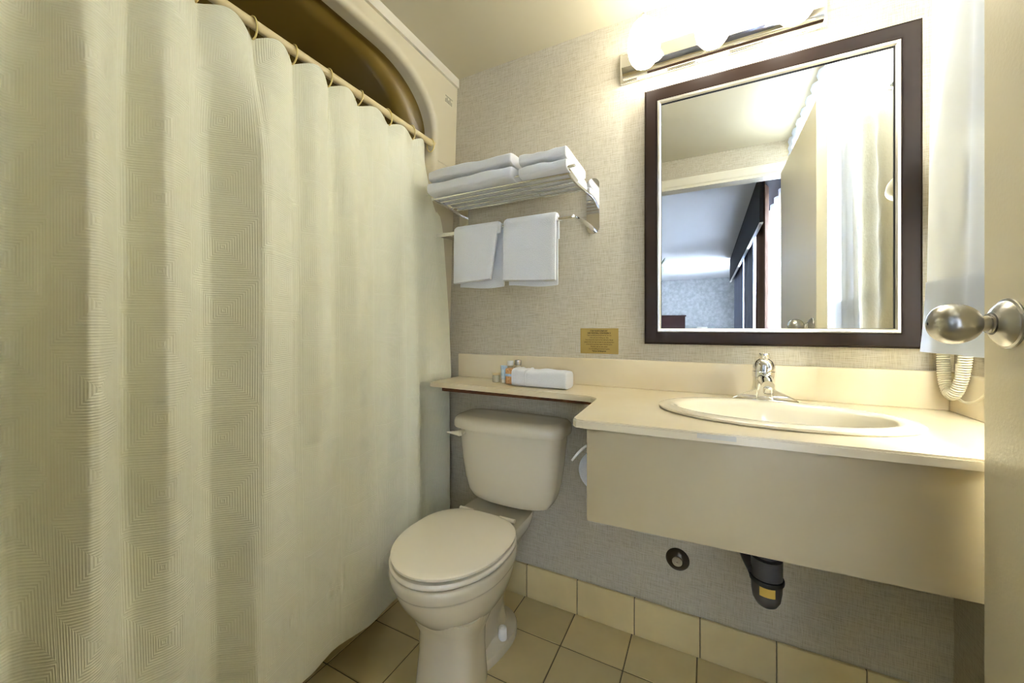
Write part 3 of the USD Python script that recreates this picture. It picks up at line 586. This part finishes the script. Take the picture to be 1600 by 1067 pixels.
obj(tkr, 'towel_bar', tube(bez([(-.958, YB - .006, BZ + .012), (-.955, 1.30, BZ + .014), (-.944, 1.218, BZ + .004), (-.915, BY, BZ), (-.66, BY, BZ), (-.42, BY, BZ), (-.39, 1.215, BZ + .004), (-.374, 1.30, BZ + .002), (-.372, YB - .006, BZ + .0)], 10), .0075, 14), 'chrome')
# folded towels on the rack
def folded(x0, x1, y0, y1, z0, z1, seed, droop=0.0):
    """a bath towel folded to a flat pad: fold at the front, layers at the ends"""
    nx, nq = 40, 48; q = np.linspace(0, 2 * PI, nq, endpoint=False); rings = []; r_ = np.random.default_rng(seed); ph = r_.uniform(0, 6, 6)
    ts = np.concatenate([[0, .004, .012], np.linspace(.025, .975, nx - 6), [.988, .996, 1]])
    for t_ in ts:
        e = min(t_, 1 - t_); s_ = min(1, math.sqrt(max(0, 1 - (1 - min(1, e / .02)) ** 2)) * .22 + .78)
        x = x0 + (x1 - x0) * t_; hy, hz = (y1 - y0) / 2, (z1 - z0) / 2 * s_
        c, n_ = np.cos(q), np.sin(q)
        y = (y0 + y1) / 2 + (hy - (1 - s_) * .02) * np.sign(c) * np.abs(c) ** .42 + .0015 * np.sin(9 * t_ + ph[0])
        z = (z0 + z1) / 2 + hz * np.sign(n_) * np.abs(n_) ** .42
        z += (.0022 * np.sin(7 * t_ + ph[1] + y * 20) + .0012 * np.sin(19 * t_ + ph[2])) * (n_ > 0) - droop * t_ * (n_ > 0)
        rings.append(np.column_stack([np.full(nq, x), y, z]))
    return loft(rings)
tz = SHZ + .0065
G = 'folded bath towels on the rack shelf'
for nm, a_, z0_, z1_, s_, lb in (('left', (-.938, -.580, 1.128, 1.375), tz, tz + .049, 1, 'white folded bath towel, lower one of the wide left stack on the rack'), ('left', (-.936, -.584, 1.132, 1.375), tz + .0495, tz + .097, 2, 'white folded bath towel, upper one of the wide left stack on the rack'),
                     ('right', (-.560, -.392, 1.138, 1.375), tz, tz + .041, 3, 'white folded bath towel, lower one of the narrow right stack on the rack'), ('right', (-.560, -.396, 1.142, 1.37), tz + .0415, tz + .082, 4, 'white folded bath towel, upper one of the narrow right stack on the rack')):
    tw = thing('folded_towel', lb, 'towel', ((a_[0] + a_[1]) / 2, 1.25, z0_), G)
    zm = (z0_ + z1_) / 2
    obj(tw, 'fold', folded(*a_, z0_, z1_, s_), 'terry', smooth=50)
# hanging towels
def draped(x0, x1, zf, zb, yb, zbar, th=.013, seed=0, skew=0.0):
    """towel over a bar: front flap to zf, back flap to zb"""
    nx = 26; r_ = np.random.default_rng(seed); ph = r_.uniform(0, 6, 5); rings = []
    for t_ in np.linspace(0, 1, nx):
        x = x0 + (x1 - x0) * t_; rb = .010
        e = min(t_, 1 - t_); tt = th * (.75 + .25 * min(1, math.sqrt(e / .03)))
        a_ = np.linspace(0, PI, 12); fz = np.linspace(zf + .004 * math.sin(3 * t_ + ph[0]), zbar, 14); bz = np.linspace(zbar, zb + .005 * math.sin(4 * t_ + ph[1]), 14)
        def side(r):
            wob = .002 * np.sin(9 * t_ + ph[2] + fz * 9) * (zbar - fz) / .2
            f_ = np.column_stack([np.full(14, x), yb - r + wob - .006 * (zbar - fz) / .2, fz])
            c_ = np.column_stack([np.full(12, x), yb - r * np.cos(a_), zbar + r * np.sin(a_)])
            b_ = np.column_stack([np.full(14, x), np.full(14, yb + r) + .002 * np.sin(7 * t_ + ph[3]), bz])
            return np.vstack([f_, c_[1:-1], b_])
        o_, i_ = side(rb + tt), side(rb - .001)
        o_[0, 2] += .003; o_[-1, 2] += .003
        ring = np.vstack([o_, i_[::-1]])
        drop = (zbar - ring[:, 2]).clip(0) / .2
        ring[:, 0] += skew * drop * (t_ - .0) * np.where(ring[:, 1] < yb, 1, 0)
        rings.append(ring)
    n = len(rings[0]); v = np.vstack(rings); f = [grid_faces(nx, n, True)]
    h_ = n // 2
    for o_, flip in ((0, False), ((nx - 1) * n, True)):
        j = np.arange(h_ - 1); a1, b1, c1, d1 = o_ + j, o_ + j + 1, o_ + n - 2 - j, o_ + n - 1 - j
        f.append(np.vstack([np.stack([a1, b1, c1], 1), np.stack([a1, c1, d1], 1)]))
    m = trimesh.Trimesh(v, np.vstack(f), process=False); m.fix_normals(); return m
ht = thing('hanging_towel', 'smaller white hand towel hung over the rail at the left', 'towel', (-.75, BY, BZ), 'hand towels on the rail')
obj(ht, 'front_flap', draped(-.850, -.662, H + .168, H + .30, BY, BZ, .012, 5, -.028), 'terry', smooth=50)
obj(ht, 'inner_layer', draped(-.842, -.652, H + .335, H + .150, BY, BZ - .002, .006, 6), 'terry', smooth=50)
ht = thing('hanging_towel', 'larger white hand towel with a woven band hung over the rail at the right', 'towel', (-.54, BY, BZ), 'hand towels on the rail')
hfl = obj(ht, 'front_flap', draped(-.637, -.443, H + .160, H + .30, BY, BZ, .015, 8), 'terry', smooth=50)
obj(ht, 'inner_layer', draped(-.630, -.446, H + .335, H + .146, BY, BZ - .002, .008, 9), 'terry', smooth=50)
obj(hfl, 'woven_band', box(-.636, -.445, BY - .0290, BY - .027, H + .262, H + .268), 'terry', smooth=False)
# brass plaque
pq = thing('notice_plaque', 'small brass notice plaque with dark lettering on the wall left of the mirror', 'plaque', (-.354, YB, H - .05))
PX0, PX1, PZ0, PZ1 = -.425, -.284, H - .096, H - .002
plt = obj(pq, 'plate', rbox(PX0, PX1, YB - .0022, YB - .0002, PZ0, PZ1, .0008, 6), 'brass')
lines = [('FOR YOUR COMFORT', .0052, True), ('AND PERSONAL CONVENIENCE', .0052, True), ('These amenities are placed here for your use', .0042, False), ('while you are visiting us. Stay', .0042, False), ('They remain the property of the hotel and a charge', .0042, False),
         ('going to the room may be made for any missing items', .0042, False), ('on the bill. If you have need of the Reception', .0042, False), ('Please call at the desk', .0042, False), ('Try us for anything you may have forgotten', .0042, False), ('Thank you, the Management', .0046, True)]
wid = [.064, .086, .090, .070, .103, .110, .097, .062, .078, .052]
ms = []
for k, ((s_, h_, bold), wd) in enumerate(zip(lines, wid)):
    m = meshkit.text_mesh(s_, h_, .0004, bold); b_ = m.bounds; v = m.vertices.copy()
    v[:, 0] = (v[:, 0] - (b_[0, 0] + b_[1, 0]) / 2) * wd / (b_[1, 0] - b_[0, 0])
    zc = PZ1 - .0095 - k * .0083
    ms.append(trimesh.Trimesh(np.column_stack([(PX0 + PX1) / 2 + v[:, 0], YB - .0022 - v[:, 2], zc + v[:, 1] - h_ / 2]), m.faces, process=False))
obj(plt, 'lettering', join(*ms), 'ink', 'dark engraved lettering', smooth=False)

# ---------------------------------------------------------------- toiletries on the shelf
fcx = thing('face_cloth', 'white rolled face cloth lying on the shelf', 'face cloth', (-.53, 1.27, zt))
obj(fcx, 'roll', folded(-.634, -.424, 1.232, 1.312, zt + .0005, zt + .062, 11), 'terry', smooth=50)
obj(fcx, 'outer_wrap', folded(-.634, -.575, 1.2305, 1.3135, zt + .0003, zt + .064, 12), 'terry', smooth=50)
for x_, y_, r_, hh, lb, cap in ((-.695, 1.345, .0125, .060, 'tiny clear toiletry bottle with a white cap behind the face cloth', 'white_plastic'), (-.662, 1.345, .0145, .064, 'tiny toiletry bottle with a green label and grey cap behind the face cloth', 'brushed_nickel')):
    bt = thing('toiletry_bottle', lb, 'bottle', (x_, y_, zt), 'toiletry bottles on the shelf')
    btl = obj(bt, 'bottle', lathe([(0, .0005), (r_ - .001, .0005), (r_, .002), (r_, hh - .006), (r_ - .003, hh - .001), (.007, hh), (.007, hh + .004), (0, hh + .004)], (x_, y_, zt), n=24), 'liquid')
    obj(bt, 'cap', lathe([(0, hh + .003), (.0125, hh + .003), (.013, hh + .005), (.013, hh + .020), (.012, hh + .0215), (0, hh + .0215)], (x_, y_, zt), n=24), cap)
    obj(btl, 'label_band', lathe([(r_ + .0003, .012), (r_ + .0003, .048)], (x_, y_, zt), n=24), 'green_label')
tu = thing('toiletry_tube', 'small white and blue toiletry tube standing beside the face cloth', 'tube', (-.700, 1.30, zt))
obj(tu, 'tube', loft([np.column_stack([-.700 + a_ * np.cos(np.linspace(0, 2 * PI, 24, endpoint=False)), 1.30 + b_ * np.sin(np.linspace(0, 2 * PI, 24, endpoint=False)), np.full(24, zt + z_)]) for a_, b_, z_ in ((.010, .010, .014), (.012, .0115, .018), (.0125, .009, .04), (.0145, .003, .062), (.015, .0012, .067))]), 'wrap_blue')
obj(tu, 'cap', lathe([(0, .0005), (.0085, .0005), (.009, .002), (.009, .013), (.008, .0145), (0, .0145)], (-.700, 1.30, zt), n=20), 'white_plastic')
so = thing('soap_packet', 'small orange patterned soap packet leaning by the face cloth', 'soap packet', (-.663, 1.285, zt))
obj(so, 'packet', rbox(-.678, -.648, 1.268, 1.30, zt + .0004, zt + .060, .004, 8), 'wrap_orange')
obj(so, 'paper_band', rbox(-.6785, -.6475, 1.2675, 1.3005, zt + .030, zt + .040, .001, 6), 'wrap_blue')
jr = thing('clear_pot', 'low clear plastic pot at the left of the toiletries', 'pot', (-.735, 1.30, zt))
obj(jr, 'pot', lathe([(0, .0005), (.013, .0005), (.0145, .002), (.0145, .026), (.013, .028), (0, .028)], (-.735, 1.30, zt), n=24), 'liquid')
obj(jr, 'lid', lathe([(0, .0285), (.015, .0285), (.0155, .030), (.0155, .036), (.0145, .0375), (0, .0375)], (-.735, 1.30, zt), n=24), 'rod_plastic')

# ================================================================ RIGHT SIDE
# door
DX, DT, DY0, DY1 = .388, .036, .054, .872
dr = thing('door_1', 'cream painted door standing open at the right edge', 'door', (DX + DT / 2, DY0, 0), kind='structure')
obj(dr, 'slab', rbox(DX, DX + DT, DY0, DY1, .012, 1.995, .002, 8), 'door_paint')
KY, KZ = .815, H + .006
obj(dr, 'rose', lathe([(.0355, 0), (.0365, .002), (.036, .0035), (.033, .0045), (.0325, .006), (.027, .012), (.019, .0165), (.0165, .018), (0, .018)], (DX, KY, KZ), 'x-', 48), 'brushed_nickel')
obj(dr, 'neck', lathe([(.0125, .017), (.0125, .019), (.0145, .0195), (.0145, .0215), (.0115, .022), (.0112, .034), (.0, .034)], (DX, KY, KZ), 'x-', 36), 'brushed_nickel')
kp = [(.0112, .029)] + [(.0305 * math.sin(a_) ** .85, .0585 - .0305 * math.cos(a_) * (1.0 if math.cos(a_) > 0 else .87)) for a_ in np.linspace(.30, PI - .02, 26)] + [(0, .0850)]
knb = obj(dr, 'knob', lathe(kp, (DX, KY, KZ), 'x-', 48), 'brushed_nickel', 'egg-shaped brushed nickel knob', smooth=50)
obj(knb, 'keyhole', lathe([(0, .0840), (.0022, .0840), (.0022, .0857), (0, .0857)], (DX, KY, KZ), 'x-', 12), 'black_rubber')
# sheer curtain on its ceiling track
sh = thing('sheer_curtain', 'white sheer curtain hanging between the open door and the mirror', 'curtain', (.445, .6, H))
sh_y = lambda s_: .020 * np.clip(1 - s_ / .16, 0, 1) ** 1.5 - .004 - .040 * s_
ny, nz = 170, 44; P = np.zeros((ny, nz, 3))
for i, y in enumerate(np.linspace(.07, 1.185, ny)):
    top_ = CE - .012 - .17 * smoothstep(y, .82, 1.08) + .012 * abs(math.sin(38 * y))
    z = np.linspace(H - .055 + .012 * smoothstep(y, 1.0, 1.185) * 0, top_, nz); s_ = (z - z[0]) / (z[-1] - z[0])
    x = .455 - .018 * smoothstep(y, .95, 1.18) + .009 * np.sin(y * 30 + .6 * s_) * (.6 + .4 * s_) + .004 * np.sin(y * 71)
    x = np.maximum(x, .436 if y > DY1 + .02 else .434)
    P[i] = np.column_stack([x, np.full(nz, y) + sh_y(s_) * smoothstep(y, .9, 1.185), z])
obj(sh, 'cloth', sheet(P, .0008)[0], 'sheer', smooth=True)
hem = np.zeros((ny, 10, 3))
for i in range(ny):
    hz = P[i, 0, 2] + .0005 + .155 * np.linspace(0, 1, 10)
    hem[i] = np.column_stack([np.interp(hz, P[i, :, 2], P[i, :, 0]) - .0018, np.interp(hz, P[i, :, 2], P[i, :, 1]), hz])
obj(sh, 'hem', sheet(hem, .0008)[0], 'sheer', smooth=True)
rf = np.zeros((120, 6, 3))
for i, y in enumerate(np.linspace(.07, .86, 120)):
    for j in range(6): rf[i, j] = (.442 + .018 * math.sin(y * 58) - .006 * (j % 2), y, CE - .004 - .020 * j)
obj(sh, 'ruffle', sheet(rf, .001)[0], 'sheer', smooth=True)
obj(sh, 'track', box(.448, .462, .06, .86, CE - .012, CE - .001), 'white_plastic', smooth=False)
# cream drape against the window wall
cd = thing('cream_drape', 'cream drape beside the sheer curtain, seen in the mirror', 'curtain', (.54, 1.0, H))
ny, nz = 70, 40; P = np.zeros((ny, nz, 3))
for i, y in enumerate(np.linspace(.80, 1.130, ny)):
    top_ = H + .93 - .62 * (y - .87); z = np.linspace(H - .06, top_, nz); s_ = (z - z[0]) / (z[-1] - z[0])
    P[i] = np.column_stack([.533 + .012 * np.sin(y * 34 + .5 * s_) + .0015 * np.sin(37 * s_ + 20 * y), y + .02 * np.sin(5 * s_) * smoothstep(y, 1.0, 1.13), z])
obj(cd, 'cloth', sheet(P, .002)[0], 'cream_fabric', smooth=True)
obj(cd, 'lining_fold', sheet(np.stack([np.column_stack([np.full(20, .520 + .004 * k_), np.full(20, .775 + .008 * k_), np.linspace(H - .06, H + .97, 20)]) for k_ in range(5)]), .001)[0], 'sheer_grey', 'grey lining fold', smooth=True)
obj(cd, 'rod', cyl((.545, .76, H + .99), (.545, 1.16, H + .745), .004, 10), 'white_plastic')
# hair dryer on the wall with its coiled cord
hd = thing('hair_dryer', 'cream wall-mounted hair dryer with a coiled cord behind the sheer curtain', 'hair dryer', (XR, 1.27, H + .4))
HX, HY, HZ = .528, 1.285, H + .385
obj(hd, 'wall_base', rbox(XR - .022, XR - .001, 1.235, 1.335, H + .16, H + .40, .008), 'bone_plastic')
obj(hd, 'body', lathe([(0, -.052), (.018, -.050), (.030, -.040), (.037, -.020), (.038, .0), (.036, .022), (.030, .045), (.026, .060), (.024, .062), (0, .060)], (HX - .012, HY - .025, HZ + .03), 'y-', 32), 'bone_plastic', smooth=50)
obj(hd, 'handle', tube(bez([(HX - .01, HY + .0, HZ + .01), (HX - .008, HY + .004, HZ - .05), (HX - .002, HY + .01, HZ - .11), (HX, HY + .012, HZ - .16)], 8), np.linspace(.022, .014, 25), 16), 'bone_plastic')
path = bez([(.535, 1.358, H + .16), (.534, 1.358, H + .05), (.532, 1.354, H - .08), (.532, 1.345, H - .138), (.533, 1.320, H - .166), (.536, 1.295, H - .140), (.541, 1.284, H - .08), (.543, 1.278, H + .02), (.540, 1.28, H + .20)], 60)
seg = np.concatenate([[0], np.cumsum(np.linalg.norm(np.diff(path, axis=0), axis=1))]); total = seg[-1]; pitch = .0058; turns = total / pitch; ns = int(turns * 12)
ss_ = np.linspace(0, total, ns); c = np.stack([np.interp(ss_, seg, path[:, k]) for k in range(3)], 1)
tg = np.gradient(c, axis=0); tg /= np.linalg.norm(tg, axis=1, keepdims=True); n1 = np.cross(tg, [1, 0, 0]); n1 /= np.linalg.norm(n1, axis=1, keepdims=True); n2 = np.cross(tg, n1)
al = ss_ / pitch * 2 * PI
obj(hd, 'coiled_cord', tube(c + .0105 * (np.cos(al)[:, None] * n1 + np.sin(al)[:, None] * n2), .0021, 6), 'bone_plastic', smooth=True)
obj(hd, 'power_cord', tube(bez([(.552, 1.30, H + .16), (.551, 1.225, H + .02), (.550, 1.205, H - .06), (.550, 1.215, H - .13), (.547, 1.26, H - .170), (.545, 1.32, H - .17), (.552, 1.345, H - .09)], 14), .003, 8), 'bone_plastic')

# ================================================================ BEDROOM THINGS (seen in the mirror)
def drape(y0, y1, x, z0, z1, amp, k, n=120, taper=0.0):
    P = np.zeros((n, 24, 3))
    for i, y in enumerate(np.linspace(y0, y1, n)):
        z = np.linspace(z0, z1, 24); s_ = (z - z0) / (z1 - z0)
        P[i] = np.column_stack([x + amp * np.sin(k * y + .3 * s_), y + 0 * z, z])
    return sheet(P, .003)[0]
va = thing('valance', 'long dark fabric valance along the bedroom window, seen in the mirror', 'valance', (.33, -2.6, CE - .2))
obj(va, 'front', box(.325, .345, -4.2, -.35, H + .73, H + 1.05), 'valance_fabric', smooth=False)
obj(va, 'trim_edge', box(.324, .346, -4.2, -.35, H + .722, H + .73), 'white_plastic', 'pale lower edge', smooth=False)
obj(va, 'top_board', box(.325, XR - .002, -4.2, -.35, H + 1.05, H + 1.07), 'valance_fabric', smooth=False)
single('bedroom_drape', drape(-4.1, -2.35, .40, .03, H + 1.04, .03, 14), 'drape_grey', 'blue grey drape at the far side of the bedroom window', 'curtain')
single('bedroom_drape', drape(-2.15, -1.25, .395, .03, H + 1.04, .03, 16), 'drape_grey', 'blue grey drape at the near side of the bedroom window', 'curtain')
single('bedroom_drape', drape(-1.08, -.42, .385, .03, H + 1.04, .025, 18), 'drape_brown', 'brown drape nearest the doorway, seen in the mirror', 'curtain')
single('bedroom_sheer', drape(-5.2, -.45, .50, .03, H + 1.04, .02, 30, 300), 'sheer', 'white sheer behind the dark bedroom drapes', 'curtain')
hb = thing('headboard', 'dark red-brown headboard against the far bedroom wall', 'headboard', (-.75, -6.78, 0))
obj(hb, 'panel', rbox(-1.75, -.44, -6.79, -6.73, .3, H + .255, .006), 'dark_wood'); obj(hb, 'cap_rail', rbox(-1.77, -.42, -6.795, -6.72, H + .255, H + .285, .006), 'dark_wood')
bl = thing('bedside_lamp', 'white shaded bedside lamp beside the headboard', 'lamp', (-.09, -6.5, .6))
obj(bl, 'lamp_shade', lathe([(.14, H - .24), (.10, H + .02), (.098, H + .02), (.138, H - .24), (.14, H - .24)], (-.09, -6.5, 0)), 'lamp_fabric'); obj(bl, 'stem', lathe([(0, .6), (.07, .6), (.07, .62), (.02, .64), (.02, H - .1), (0, H - .1)], (-.09, -6.5, 0)), 'dark_wood')
bn = thing('bedside_table', 'dark bedside table under the lamp', 'table', (-.09, -6.5, 0))
obj(bn, 'table_top', rbox(-.33, .15, -6.76, -6.3, .565, .5995, .004), 'dark_wood'); obj(bn, 'cabinet', rbox(-.31, .13, -6.75, -6.32, 0, .565, .004), 'dark_wood')
pp = thing('potted_plant', 'pale leafy plant on a tall post, at the left edge of the mirror', 'plant', (-.50, -2.2, 0))
obj(pp, 'post', lathe([(0, 0), (.12, 0), (.12, .03), (.03, .05), (.028, H + .66), (.05, H + .68), (.05, H + .74), (0, H + .74)], (-.52, -2.2, 0)), 'pale_post')
for i in range(14):
    a_ = rng.uniform(0, 2 * PI); up = rng.uniform(.02, .16); l = rng.uniform(.05, .10); tip = np.array([math.cos(a_) * l, math.sin(a_) * l, up])
    s_ = np.linspace(0, 1, 7); mid = np.outer(s_, tip) + [-.52, -2.2, H + .74]; side_ = np.array([-math.sin(a_), math.cos(a_), 0]); wv = .018 * np.sin(PI * np.clip(s_ * .97 + .02, 0, 1))
    obj(pp, 'leaf', sheet(np.stack([mid - side_ * wv[:, None], mid, mid + side_ * wv[:, None]], 1), .001)[0], 'leaf')
